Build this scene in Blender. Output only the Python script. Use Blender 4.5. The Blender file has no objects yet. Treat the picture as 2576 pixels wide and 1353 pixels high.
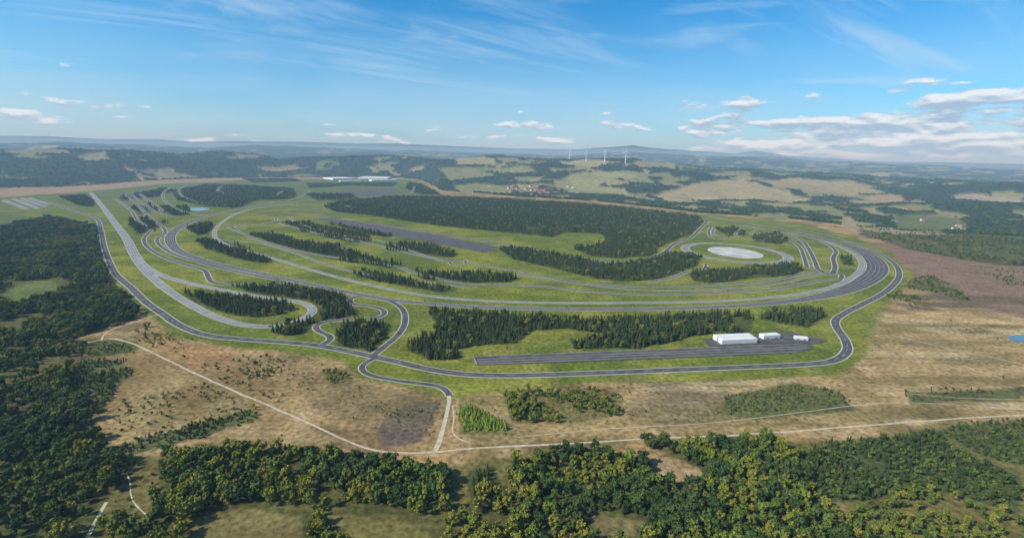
import bpy, bmesh, math, random
import numpy as np
from mathutils import Vector, Matrix
random.seed(7); rng=np.random.default_rng(11)
S=bpy.context.scene
# ------------------------------------------------------------------ camera
H=220.0; FPX=1250.0; CX=1288.0; CY=676.5
TH=math.atan(281.5/FPX); PH=math.radians(1.02)
R0=np.array([1,0,0.]); U0=np.array([0,math.sin(TH),math.cos(TH)]); F0=np.array([0,math.cos(TH),-math.sin(TH)])
r_=math.cos(PH)*R0+math.sin(PH)*U0; u_=-math.sin(PH)*R0+math.cos(PH)*U0
def ray(px,py):
    px=np.asarray(px,float); py=np.asarray(py,float)
    a=(px-CX)/FPX; b=-(py-CY)/FPX
    return a[...,None]*r_+b[...,None]*u_+F0
def flat(pts):
    p=np.array([(q[0],q[1]) for q in pts],float); d=ray(p[:,0],p[:,1])
    t=H/(-d[:,2]); return d[:,:2]*t[:,None]
cam=bpy.data.cameras.new("camera"); co=bpy.data.objects.new("camera",cam); S.collection.objects.link(co)
M=Matrix(((r_[0],u_[0],-F0[0],0),(r_[1],u_[1],-F0[1],0),(r_[2],u_[2],-F0[2],H),(0,0,0,1)))
co.matrix_world=M; cam.sensor_width=36; cam.lens=36*FPX/2576; cam.clip_start=1; cam.clip_end=150000
S.camera=co
# ------------------------------------------------------------------ noise
def _h(xi,yi,s):
    n=(xi*374761393+yi*668265263+s*1274126177)&0xffffffff
    n=((n^(n>>13))*1274126177)&0xffffffff
    return ((n^(n>>16))&0xffff)/65535.0
def vn(x,y,s=0):
    xf=np.floor(x); yf=np.floor(y); xi=xf.astype(np.int64); yi=yf.astype(np.int64)
    u=x-xf; v=y-yf; u=u*u*(3-2*u); v=v*v*(3-2*v)
    a=_h(xi,yi,s);b=_h(xi+1,yi,s);c=_h(xi,yi+1,s);d=_h(xi+1,yi+1,s)
    return (a*(1-u)+b*u)*(1-v)+(c*(1-u)+d*u)*v
def fbm(x,y,o=4,s=0):
    t=0;a=1;w=0
    for i in range(o):
        t=t+a*vn(x*2**i+17.3*i,y*2**i-9.1*i,s+i); w+=a; a*=.5
    return t/w
def sm(a,b,x):
    t=np.clip((x-a)/(b-a),0,1); return t*t*(3-2*t)
# ------------------------------------------------------------------ terrain
E=[(0,476),(230,468),(400,454),(640,444),(850,441),(1010,445),(1060,454),(1110,482),(1300,496),(1500,508),(1760,537),(2000,553),(2200,578),(2400,590),(2576,598)]
ef=flat(E); AZE=np.arctan2(ef[:,0],ef[:,1]); RE=np.minimum(np.hypot(ef[:,0],ef[:,1]),5000)
def ztab(pts,R):
    p=np.array(pts,float); d=ray(p[:,0],p[:,1]); hh=np.hypot(d[:,0],d[:,1])
    return np.arctan2(d[:,0],d[:,1]), H+R*d[:,2]/hh
MID=ztab([(0,388),(150,380),(300,382),(450,394),(560,383),(700,404),(950,393),(1100,402),(1250,400),(1400,407),(1600,410),(1800,426),(2000,438),(2300,458),(2576,470)],6500)
M14=ztab([(0,366),(150,360),(300,364),(500,374),(650,368),(800,374),(1000,380),(1200,388),(1450,392),(1600,385),(1750,392),(1900,398),(2100,415),(2300,420),(2576,436)],14000)
SKY=ztab([(0,344),(120,343),(250,351),(400,352),(480,358),(600,356),(800,359),(900,363),(1000,362),(1150,369),(1300,375),(1450,377),(1540,371),(1590,367),(1640,373),(1750,381),(1850,387),(1900,381),(1980,393),(2100,400),(2200,407),(2400,410),(2576,414)],28000)
def height(x,y):
    r=np.hypot(x,y); az=np.arctan2(x,y)
    re=np.interp(az,AZE,RE); zm=np.interp(az,*MID); z14=np.interp(az,*M14); zs=np.interp(az,*SKY)
    z=-45*sm(0,450,r-re)
    a=sm(0,1,(r-re-450)/(6500-re-450)); z=z+(zm+45)*a
    z=z+(-70)*sm(6500,8500,r)+(z14-zm+70)*sm(9000,14000,r)-90*sm(14000,17000,r)+(zs-z14+90)*sm(19000,28000,r)-200*sm(29000,45000,r)
    k=sm(100,1800,r-re)
    n=(fbm(x/1300,y/1300,4,3)-.5)*210*k*(1-.75*sm(5500,6500,r)+.5*sm(7000,9000,r))*(1-.8*sm(20000,27000,r))
    n2=(fbm(x/420,y/420,3,9)-.5)*65*k
    z=z+n+n2*(1-.8*sm(20000,27000,r))
    return z
def hit(pts):
    p=np.array([(q[0],q[1]) for q in pts],float); d=ray(p[:,0],p[:,1])
    t=150*1.0035**np.arange(1560)
    X=d[:,0:1]*t; Y=d[:,1:2]*t; Z=H+d[:,2:3]*t
    b=Z<height(X,Y); i=np.where(b.any(1),b.argmax(1),len(t)-1)
    k=np.arange(len(p)); return np.stack([X[k,i],Y[k,i]],1)
def sdist(x,y,P):
    """signed distance, + inside"""
    n=len(P); d2=np.full(x.shape,1e18); ins=np.zeros(x.shape,bool)
    for i in range(n):
        ax,ay=P[i]; bx,by=P[(i+1)%n]; ex=bx-ax; ey=by-ay; L=ex*ex+ey*ey+1e-9
        t=np.clip(((x-ax)*ex+(y-ay)*ey)/L,0,1)
        d2=np.minimum(d2,(x-ax-t*ex)**2+(y-ay-t*ey)**2)
        c=((ay>y)!=(by>y)); 
        if abs(ey)>1e-9: ins^= c&(x<ax+(y-ay)*ex/ey)
    d=np.sqrt(d2); return np.where(ins,d,-d)
# ------------------------------------------------------------------ materials
def newmat(name):
    m=bpy.data.materials.new(name); m.use_nodes=True; nt=m.node_tree
    b=nt.nodes["Principled BSDF"]; b.inputs["Roughness"].default_value=.9
    b.inputs["Specular IOR Level"].default_value=.15
    return m,nt,b
def nmat(name,c1,c2,scale=.2,rough=.9,spec=.15,detail=4):
    m,nt,b=newmat(name); b.inputs["Roughness"].default_value=rough; b.inputs["Specular IOR Level"].default_value=spec
    tc=nt.nodes.new("ShaderNodeTexCoord"); n=nt.nodes.new("ShaderNodeTexNoise"); n.inputs["Scale"].default_value=scale; n.inputs["Detail"].default_value=detail
    r=nt.nodes.new("ShaderNodeValToRGB"); r.color_ramp.elements[0].position=.35; r.color_ramp.elements[1].position=.65
    r.color_ramp.elements[0].color=(*c1,1); r.color_ramp.elements[1].color=(*c2,1)
    nt.links.new(tc.outputs["Object"],n.inputs["Vector"]); nt.links.new(n.outputs["Fac"],r.inputs["Fac"]); nt.links.new(r.outputs["Color"],b.inputs["Base Color"])
    return m
def leafmat(name,cols):
    m,nt,b=newmat(name); nt.nodes.remove(b); b=nt.nodes.new("ShaderNodeBsdfDiffuse"); nt.links.new(b.outputs[0],nt.nodes["Material Output"].inputs["Surface"])
    oi=nt.nodes.new("ShaderNodeObjectInfo"); r=nt.nodes.new("ShaderNodeValToRGB")
    e=r.color_ramp.elements
    while len(e)<len(cols): e.new(.5)
    for i,c in enumerate(cols): e[i].position=i/(len(cols)-1); e[i].color=(*c,1)
    tc=nt.nodes.new("ShaderNodeTexCoord"); n=nt.nodes.new("ShaderNodeTexNoise"); n.inputs["Scale"].default_value=7; n.inputs["Detail"].default_value=1
    mr=nt.nodes.new("ShaderNodeMapRange"); mr.inputs["From Min"].default_value=.3; mr.inputs["From Max"].default_value=.7; mr.inputs["To Min"].default_value=.6; mr.inputs["To Max"].default_value=1.4
    mx=nt.nodes.new("ShaderNodeVectorMath"); mx.operation='SCALE'
    nt.links.new(oi.outputs["Random"],r.inputs["Fac"]); nt.links.new(tc.outputs["Object"],n.inputs["Vector"]); nt.links.new(n.outputs["Fac"],mr.inputs["Value"])
    nt.links.new(r.outputs["Color"],mx.inputs[0]); nt.links.new(mr.outputs[0],mx.inputs["Scale"]); nt.links.new(mx.outputs[0],b.inputs["Color"])
    return m
ASPH=nmat("asphalt",(.07,.066,.067),(.125,.118,.118),.08)
CONC=nmat("concrete_track",(.19,.19,.185),(.28,.28,.27),.06)
SHOU=nmat("road_shoulder",(.40,.40,.33),(.52,.51,.44),.3)
PAINT=nmat("road_paint",(.6,.6,.59),(.75,.75,.73),.5)
DIRT=nmat("dirt_track",(.42,.35,.24),(.60,.53,.40),.25)
WHITE=nmat("white_cladding",(.72,.71,.66),(.78,.77,.73),.3,.5,.3)
ROOFW=nmat("white_roof",(.74,.74,.72),(.79,.79,.77),.2,.5,.3)
GREYD=nmat("grey_door",(.22,.24,.26),(.28,.3,.32),.5)
GLASS=nmat("window_glass",(.05,.07,.09),(.08,.1,.12),.5,.15,.5)
TILE=nmat("roof_tiles",(.20,.07,.04),(.32,.12,.07),.5)
PLAST=nmat("house_plaster",(.5,.47,.4),(.65,.62,.56),.4)
BARK=nmat("bark",(.07,.05,.035),(.12,.09,.06),3)
WATER=nmat("water",(.10,.16,.20),(.14,.22,.27),.02,.08,.5)
SKID=nmat("wet_skid_surface",(.36,.37,.34),(.58,.58,.55),.035)
# ------------------------------------------------------------------ mesh helper
def mk(name,verts,faces,mats,fm=None,smooth=False,parent=None,loc=None):
    me=bpy.data.meshes.new(name); me.from_pydata([tuple(map(float,v)) for v in verts],[],faces)
    for m in mats: me.materials.append(m)
    if fm is not None: me.polygons.foreach_set("material_index",np.array(fm,dtype=np.int32))
    if smooth: me.polygons.foreach_set("use_smooth",np.ones(len(me.polygons),bool))
    me.update(); o=bpy.data.objects.new(name,me); S.collection.objects.link(o)
    if parent: o.parent=parent
    if loc is not None: o.location=loc
    return o
def empty(name,loc=(0,0,0),rz=0):
    o=bpy.data.objects.new(name,None); S.collection.objects.link(o); o.location=loc; o.rotation_euler=(0,0,rz); return o
# ------------------------------------------------------------------ roads
CELL=4.0; GX0=-3600; GY0=100; OCC=np.zeros((1900,1900),bool)
def mark(x,y,rad):
    k=int(math.ceil(rad/CELL))
    ix=((x-GX0)/CELL).astype(int); iy=((y-GY0)/CELL).astype(int)
    for a in range(-k,k+1):
        for b in range(-k,k+1):
            if (a*a+b*b)*CELL*CELL<=(rad+1)**2:
                jx=ix+a; jy=iy+b; o=(jx>=0)&(jx<1900)&(jy>=0)&(jy<1900); OCC[jx[o],jy[o]]=True
def occupied(x,y):
    ix=((x-GX0)/CELL).astype(int); iy=((y-GY0)/CELL).astype(int)
    o=(ix>=0)&(ix<1900)&(iy>=0)&(iy<1900); r=np.zeros(x.shape,bool); r[o]=OCC[ix[o],iy[o]]; return r
def catmull(P,W,closed=False,step=5.0):
    n=len(P); out=[];ow=[]
    seg=n if closed else n-1
    for i in range(seg):
        if closed: a,b,c,d=P[(i-1)%n],P[i],P[(i+1)%n],P[(i+2)%n]
        else: a,b,c,d=P[max(i-1,0)],P[i],P[i+1],P[min(i+2,n-1)]
        wb,wc=W[i],W[(i+1)%n]
        t0=0; t1=t0+max(np.linalg.norm(b-a),1e-3)**.5; t2=t1+max(np.linalg.norm(c-b),1e-3)**.5; t3=t2+max(np.linalg.norm(d-c),1e-3)**.5
        m=max(2,int(np.linalg.norm(c-b)/step))
        for j in range(m):
            t=t1+(t2-t1)*j/m
            if np.linalg.norm(b-a)<1e-6: A1=b
            else: A1=(t1-t)/(t1-t0)*a+(t-t0)/(t1-t0)*b
            A2=(t2-t)/(t2-t1)*b+(t-t1)/(t2-t1)*c
            A3=c if np.linalg.norm(d-c)<1e-6 else (t3-t)/(t3-t2)*c+(t-t2)/(t3-t2)*d
            B1=(t2-t)/(t2-t0)*A1+(t-t0)/(t2-t0)*A2; B2=(t3-t)/(t3-t1)*A2+(t-t1)/(t3-t1)*A3
            out.append((t2-t)/(t2-t1)*B1+(t-t1)/(t2-t1)*B2); ow.append(wb+(wc-wb)*j/m)
    if closed: out.append(out[0]); ow.append(ow[0])
    else: out.append(P[-1]); ow.append(W[-1])
    return np.array(out),np.array(ow)
RI=[0]
def ribbon(name,pts,w=10,kind='road',lanes=(),closed=False,sh=1.3,step=5.0,world=False,mat=None,zoff=0.):
    i=RI[0]; RI[0]+=1
    P=np.array(pts,float)[:,:2] if world else flat(pts)
    W=np.array([p[2] if len(p)>2 else w for p in pts],float)
    C,WW=catmull(P,W,closed,step)
    for _ in range(3):
        if len(C)>4: C[1:-1]=(C[:-2]+2*C[1:-1]+C[2:])/4
    T=np.gradient(C,axis=0); 
    if closed: T[0]=T[-1]=C[1]-C[-2]
    T/=np.linalg.norm(T,axis=1)[:,None]+1e-9; N=np.stack([-T[:,1],T[:,0]],1)
    mark(C[:,0],C[:,1],WW.max()/2+4)
    V=[];Fc=[];fm=[]
    def strip(o1,o2,z,m,dash=None):
        b=len(V); n=len(C)
        zz=z+np.linspace(0,.0025,n)
        A=C+N*np.asarray(o1)[...,None]; B=C+N*np.asarray(o2)[...,None]
        for k in range(n): V.append((A[k,0],A[k,1],zz[k])); V.append((B[k,0],B[k,1],zz[k]))
        for k in range(n-1):
            if dash and (k%dash[0])>=dash[1]: continue
            Fc.append((b+2*k,b+2*k+1,b+2*k+3,b+2*k+2)); fm.append(m)
    hw=WW/2; ones=np.ones(len(C))
    if kind=='line':
        strip(-hw,hw,zoff+.003*i,0); mats=[mat]
    elif kind=='dirt':
        jit=(vn(np.arange(len(C))*.3,0*ones,i)-.5)*w*.6
        strip(-hw+jit,hw+jit*.4,.04+.003*i,0); mats=[DIRT]
    else:
        if sh>0: strip(-hw-sh,hw+sh,.05+.003*i,0)
        strip(-hw,hw,.20+.003*i,1)
        for l in lanes:
            strip(l*hw-.14,l*hw+.14,.36+.003*i,2,(4,2) if l==0 and len(lanes)<4 and kind=='road' else None)
        mats=[SHOU,CONC if kind=='conc' else ASPH,PAINT]
    return mk(name,V,Fc,mats,fm)
ribbon("service_road",[(60,503),(115,507),(170,526),(215,539),(243,551),(254,578),(262,620),(274,655),(292,690),(330,724),(370,762),(410,790),(455,820),(520,843),(620,854),(720,861),(800,869),(880,884),(940,897),(1000,910),(1080,929),(1180,942),(1300,944),(1500,938),(1700,930),(1900,922),(2000,918),(2080,911),(2115,899),(2132,878),(2126,855),(2106,826),(2101,806),(2125,788),(2170,765),(2215,742),(2246,718),(2262,693),(2254,668),(2225,645),(2180,622),(2120,602),(2040,582),(1960,567)],9.5,lanes=(0,),sh=1.4)
ribbon("oval_track",[(1150,493,10),(900,497,12),(735,507,14),(650,516,15),(560,534,18),(490,554,22),(440,580,22),(428,602,22),(447,630,20),(490,648,18),(560,668,16),(640,685,14),(720,702,14),(800,719,14),(900,740,14),(1000,756,13),(1150,769,13),(1300,775,13),(1450,778,13),(1600,777,13),(1750,774,13),(1900,766,15),(2000,756,18),(2080,742,24),(2140,725,30),(2185,702,36),(2207,679,38),(2200,656,38),(2170,633,34),(2110,610,26),(2040,591,18),(1950,573,14),(1850,557,12),(1700,530,10),(1400,508,10),(1150,493,10)],14,lanes=(-.6,-.2,.2,.6),sh=1.5)
ribbon("inner_oval_track",[(735,512),(655,521),(600,536),(560,558),(540,580),(546,602),(580,619),(640,636),(700,654),(780,678),(870,703),(960,723),(1050,740),(1150,752),(1300,760),(1500,762),(1700,760),(1850,755),(1980,744),(2070,728),(2130,706),(2160,684),(2168,662),(2150,640),(2110,620),(2050,600),(1960,582),(1860,565)],9,'conc',lanes=(0,),sh=1.2)
ribbon("concrete_straight",[(228,484,14),(258,520,14),(288,560,15),(318,600,16),(338,640,16),(366,680,13),(400,712,12),(440,742,11),(500,777,11),(550,800,11),(620,818,11),(690,821,11),(740,811,11),(775,795,11),(787,780,10),(773,766,10),(740,758,10),(680,750,10),(600,737,10),(520,722,10),(450,706,10),(400,690,10),(362,666,10),(343,642,10)],14,'conc',lanes=(-.5,0,.5),sh=1.3)
ribbon("handling_road",[(318,492),(345,515),(380,550),(412,574),(414,588),(396,600),(402,617),(440,640),(520,665),(600,684),(700,704)],8,sh=1.5)
ribbon("handling_road",[(384,576),(370,590),(362,602),(376,626),(420,650),(480,670),(515,681),(524,697),(534,710),(560,715),(620,717),(680,718),(718,708)],8,sh=1.5)
ribbon("link_road",[(940,893),(972,868),(1005,838),(1019,808),(1014,780),(990,761),(950,749),(905,745),(882,751),(888,765),(930,770),(960,777),(968,788),(952,799),(900,803),(840,806),(802,814),(793,824),(808,836),(830,844),(830,858),(806,869)],7.6,sh=1.4)
ribbon("access_road",[(945,900),(918,912),(908,928),(925,942),(980,954),(1050,964),(1098,969),(1124,979),(1131,995)],6,sh=1.1)
ribbon("dirt_track",[(1131,993),(1124,1030),(1112,1080),(1104,1120),(1090,1137)],4,'dirt')
ribbon("dirt_track",[(1138,1020),(1142,1060),(1136,1085),(1150,1105),(1180,1112)],1.3,'dirt')
ribbon("dirt_track",[(340,866),(420,905),(500,943),(600,988),(700,1030),(800,1075),(900,1120),(960,1135),(1050,1139),(1110,1136),(1160,1130),(1300,1121),(1480,1113),(1640,1103),(1850,1094),(2100,1076),(2300,1061),(2450,1050),(2700,1038)],2.1,'dirt')
ribbon("dirt_track",[(200,862),(240,860),(262,850),(290,852),(340,866)],2.2,'dirt')
ribbon("dirt_track",[(255,856),(262,840),(300,822),(360,803),(400,790)],1.6,'dirt')
ribbon("dirt_track",[(2260,846),(2400,880),(2500,900),(2700,945)],1.6,'dirt')
ribbon("dirt_track",[(318,1190),(330,1215),(325,1245),(345,1275),(375,1300)],.9,'dirt')
ribbon("dirt_track",[(205,1400),(228,1335),(250,1295),(268,1262)],2.2,'dirt')
ribbon("dirt_track",[(2576,1030),(2470,1022),(2250,1012),(2150,1020),(1800,1062),(1500,1080),(1300,1100)],.8,'dirt')
ribbon("dirt_track",[(2290,990),(2400,1000),(2576,1005)],.8,'dirt')
inner=[
 ([(700,560),(800,588),(900,606),(1000,630),(1100,653),(1132,659)],6),
 ([(1172,661),(1300,682),(1400,702),(1500,715),(1650,722),(1800,717),(1950,704),(2040,686),(2110,689)],7),
 ([(575,570),(640,600),(720,624),(800,641),(900,655),(1000,672),(1060,692),(1180,714),(1350,719),(1480,733),(1650,741),(1800,737),(1950,727),(2050,709),(2116,700)],7),
 ([(1780,556),(1762,575),(1735,600),(1700,612),(1660,640),(1600,656),(1510,661)],9),
 ([(1775,664),(1772,676),(1730,684),(1690,699),(1620,712)],6),
 ([(1900,572),(1960,582),(2010,600),(2035,628),(2050,658),(2062,680),(2088,690),(2100,676),(2096,650),(2102,630),(2068,608),(2010,590)],9),
 ([(1985,600),(2012,622),(2022,645),(2030,672)],8),
 ([(2030,672),(2075,682),(2115,690),(2112,703)],8),
 ([(560,604),(640,610),(740,636),(830,668),(920,690),(1050,708),(1170,722)],5),
 ([(1790,570),(1783,588),(1800,602),(1840,600)],7),
 ([(1800,572),(1796,590),(1830,600)],6),
 ([(1870,575),(1850,590),(1880,602),(1950,606),(1975,596)],6),
 ([(1905,578),(1890,590),(1930,598),(1960,590)],6),
 ([(730,545),(745,560),(850,590),(950,605),(1060,640),(1130,657)],5),
 ([(620,573),(600,577),(585,571),(600,565),(625,568),(690,556),(700,548),(760,543)],7),
 ([(1300,690),(1420,708),(1560,726),(1700,731),(1850,725),(1970,712),(2030,697),(2070,690)],5),
 ([(430,470),(410,490),(425,515),(470,535),(520,545)],8),
 ([(470,465),(450,480),(470,500),(520,512),(600,500),(690,508)],8),
 ([(560,468),(550,482),(600,492),(680,495),(720,480),(770,478),(760,492),(720,505)],8),
 ([(330,490),(360,512),(395,535),(440,545)],9),
 ([(350,488),(380,510),(410,532)],9),
 ([(290,500),(330,530),(350,560),(372,572)],8),
 ([(600,470),(700,465),(780,463),(860,470),(960,472),(1030,468),(1040,478),(1010,490),(900,494)],10),
 ([(100,500),(160,493),(230,492),(300,490),(420,468),(560,458),(700,455),(830,457)],10),
 ([(640,535),(700,528),(760,530),(830,532),(800,538),(720,536)],7),
 ([(680,520),(760,514),(840,514),(880,520),(820,526),(720,524)],7),
 ([(1640,545),(1800,566),(1900,570)],7),
]
for p,w in inner: ribbon("test_road",p,w,sh=1.8,step=6)
ribbon("test_road",[(780,543),(1000,572),(1250,611),(1400,638),(1520,659)],14,sh=1.2,lanes=(-.5,0,.5))
ribbon("yard_road",[(1945,838),(1960,830),(2010,842),(2080,858)],5,sh=0)
def circ(cx,cy,rx,ry,n=48):
    P=flat([(cx-rx,cy),(cx+rx,cy),(cx,cy-ry),(cx,cy+ry)]); 
    c=(P[0]+P[1])/2; hw=np.linalg.norm(P[1]-P[0])/2; c=np.array([c[0],(P[2][1]+P[3][1])/2]); hh=abs(P[2][1]-P[3][1])/2
    return c,hw,hh
c,a,b=circ(1152,660,20,6)
ribbon("roundabout",[(c[0]+a*math.cos(t),c[1]+b*math.sin(t)) for t in np.linspace(0,2*math.pi,24,endpoint=False)],6,world=True,closed=True,sh=1.5)
c,a,b=circ(1852,637,112,24)
ribbon("skid_pan_ring",[(c[0]+a*math.cos(t),c[1]+b*math.sin(t)) for t in np.linspace(0,2*math.pi,48,endpoint=False)],19,'conc',lanes=(-.9,.9),world=True,closed=True,sh=1.5)
c,a,b=circ(1850,636,59,14)
V=[(c[0]+a*math.cos(t),c[1]+b*math.sin(t),.3) for t in np.linspace(0,2*math.pi,64,endpoint=False)]
mk("skid_pan_disc",V,[tuple(range(64))],[SKID]); mark(np.array([c[0]]),np.array([c[1]]),a+4)
def markpoly(P,rad=6):
    bx0,by0=P.min(0);bx1,by1=P.max(0); g=np.stack(np.meshgrid(np.arange(bx0,bx1,4),np.arange(by0,by1,4)),-1).reshape(-1,2)
    if len(g): 
        s=sdist(g[:,0],g[:,1],P)>0; mark(g[s,0],g[s,1],rad)
def pad(name,pts,mat,z):
    P=flat(pts); o=mk(name,[(x,y,z) for x,y in P],[tuple(range(len(P)))],[mat]); markpoly(P); return o
pad("paved_pad",[(800,549),(850,551),(1100,592),(1255,622),(1240,632),(1212,635),(1080,610),(900,575),(832,560)],ASPH,.46)
pad("paved_pad",[(1190,896),(1400,890),(1785,874),(2000,864),(2045,868),(2043,879),(2000,888),(1500,909),(1198,919)],ASPH,.47)
pad("paved_yard",[(1765,853),(1800,850),(1900,846),(1945,838),(2010,842),(2078,860),(2040,866),(2000,863),(1785,872)],ASPH,.43)
pad("paved_pad",[(835,488),(870,478),(1000,477),(1012,484),(960,492)],ASPH,.44)
for q in ([(24,501),(40,499),(106,524),(88,526)],[(48,500),(60,498),(122,520),(110,522)],[(66,499),(78,497),(130,514),(118,516)],[(0,505),(16,502),(76,526),(58,527)]): pad("parking_lot",q,CONC,.45)
pad("pond",[(480,523),(520,522),(528,527),(500,531),(478,529)],WATER,.42)
pad("pond",[(2535,845),(2576,842),(2650,848),(2650,868),(2576,862),(2540,856)],WATER,.42)
for k,(a,b_) in enumerate([((1195,898),(2010,866)),((1200,905),(2030,872)),((1205,911),(2035,877)),((1205,917),(2005,886))]):
    ribbon("painted_line",[a,b_],.6,'line',mat=SHOU,zoff=.5)
ribbon("painted_line",[(1191,897),(1199,918)],.6,'line',mat=SHOU,zoff=.5)
CLEAR=[[(1620,1140),(1700,1150),(1780,1195),(1740,1225),(1650,1205)],[(480,1300),(640,1275),(760,1300),(760,1380),(500,1400)],[(1135,1170),(1175,1170),(1178,1290),(1150,1300)],[(0,735),(60,710),(150,700),(180,720),(90,760),(0,770)],[(820,1290),(1000,1300),(1100,1353),(1050,1400),(900,1380)],[(1480,1290),(1620,1310),(1600,1360),(1500,1360)]]
for c_ in CLEAR: markpoly(flat(c_),3)
# ------------------------------------------------------------------ halls
def box(x0,x1,y0,y1,z0,z1):
    v=[(x0,y0,z0),(x1,y0,z0),(x1,y1,z0),(x0,y1,z0),(x0,y0,z1),(x1,y0,z1),(x1,y1,z1),(x0,y1,z1)]
    return v,[(0,3,2,1),(4,5,6,7),(0,1,5,4),(1,2,6,5),(2,3,7,6),(3,0,4,7)]
def boxo(name,b,mat,parent,bev=0):
    v,f=box(*b); o=mk(name,v,f,[mat],parent=parent)
    if bev:
        m=o.modifiers.new("bevel",'BEVEL'); m.width=bev; m.segments=3
    return o
def hall(name,A,B,depth,h,doors=4):
    P=flat([A,B]); a,b=P; L=np.linalg.norm(b-a); ang=math.atan2(b[1]-a[1],b[0]-a[0])
    e=empty(name,(a[0],a[1],.5),ang)
    boxo("walls",(0,L,0,depth,0,h),WHITE,e,.9*min(h,9)/9)
    boxo("roof",(.9,L-.9,.9,depth-.9,h-.1,h+.3),ROOFW,e,.15)
    n=doors; 
    for i in range(n):
        x=L*(i+.5)/n; boxo("door",(x-1.6,x+1.6,-.06,.1,0,h*.45),GREYD,e)
    boxo("window_strip",(L-.1,L+.06,2,depth-2,h*.55,h*.7),GLASS,e)
hall("warehouse",(1815,868),(1905,864),9,6.2,0)
hall("warehouse",(1802,860),(1893,856),9,6.2,0)
hall("storage_hall",(1920,855),(1963,852),9,5.2,2)
hall("storage_hall",(1999,855),(2033,858),6,3.8,2)
for A,B,d,h in [((838,453),(895,452),220,13),((900,451),(975,452),240,15),((935,456.5),(1000,455.5),60,12),((856,458),(910,457.5),50,10)]: hall("factory_building",A,B,d,h,5)
# ------------------------------------------------------------------ forests polygons
FT=[
([(815,520),(850,508),(980,496),(1110,495),(1300,502),(1500,516),(1650,531),(1760,546),(1770,560),(1740,588),(1690,606),(1655,625),(1640,643),(1560,650),(1490,645),(1440,625),(1500,620),(1530,600),(1510,588),(1420,585),(1390,598),(1330,590),(1250,583),(1100,568),(950,545),(850,534)],8.5),
([(710,560),(760,560),(930,592),(935,610),(880,610),(760,582)],8),
([(825,557),(980,582),(985,597),(940,592),(830,565)],8),
([(620,590),(700,588),(770,610),(850,617),(860,640),(790,640),(700,615)],7),
([(970,614),(1080,614),(1145,637),(1140,648),(1050,641),(980,629)],7),
([(1255,627),(1330,624),(1430,647),(1520,662),(1590,662),(1650,645),(1700,640),(1760,642),(1755,665),(1700,690),(1640,705),(1560,708),(1500,702),(1420,682),(1290,652)],6.5),
([(790,632),(850,630),(950,652),(1020,670),(980,676),(900,662),(820,650)],7),
([(1030,682),(1140,688),(1250,692),(1310,702),(1280,711),(1180,712),(1060,702)],6),
([(880,682),(960,688),(1060,707),(1140,729),(1120,738),(1020,722),(900,697)],6),
([(485,602),(560,604),(640,632),(685,652),(665,662),(610,655),(520,627)],6.5),
([(470,572),(530,562),(540,577),(500,592)],7),
([(1735,682),(1850,680),(1960,668),(2030,678),(2000,690),(1900,700),(1800,712),(1745,706)],6),
([(450,737),(560,747),(700,757),(735,772),(720,790),(650,800),(580,790),(490,762)],5),
([(580,717),(700,712),(860,740),(878,755),(870,775),(890,792),(850,800),(780,830),(720,845),(690,835),(780,802),(800,778),(780,757),(640,742)],5),
([(865,818),(950,810),(985,820),(978,840),(930,882),(850,870),(842,852)],4.6),
([(1090,790),(1200,786),(1330,798),(1480,808),(1620,800),(1750,796),(1880,788),(1895,805),(1890,838),(1800,838),(1700,852),(1650,867),(1520,880),(1450,875),(1470,852),(1540,842),(1420,828),(1340,832),(1300,865),(1200,868),(1150,882),(1165,902),(1080,905),(1020,880),(1030,858),(1100,845)],4.8),
([(1910,790),(1990,782),(2070,782),(2080,798),(2030,825),(1960,812),(1910,803)],5),
([(430,480),(520,465),(620,467),(740,475),(745,500),(640,506),(600,525),(520,520),(450,505)],12),
([(770,462),(900,460),(1000,460),(990,470),(880,468),(780,474)],15),
([(300,497),(420,472),(440,480),(400,495),(310,505)],12),
([(335,545),(420,560),(400,570),(380,585),(345,590),(325,565)],8),
([(400,518),(470,520),(480,540),(430,545)],9),
([(610,450),(740,449),(760,457),(640,460)],15),
([(1890,592),(1960,588),(1990,602),(1960,615),(1900,608)],7),
([(1800,575),(1850,572),(1880,590),(1830,595)],8),
([(330,520),(380,515),(400,530),(350,540)],10),
([(150,495),(215,490),(230,500),(240,520),(200,520)],10),
([(770,490),(880,485),(900,500),(800,505)],9),
([(1030,459),(1060,464),(1110,490),(1060,490),(1020,475)],11),
([(2110,640),(2140,650),(2150,670),(2120,665)],7),
]
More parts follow.
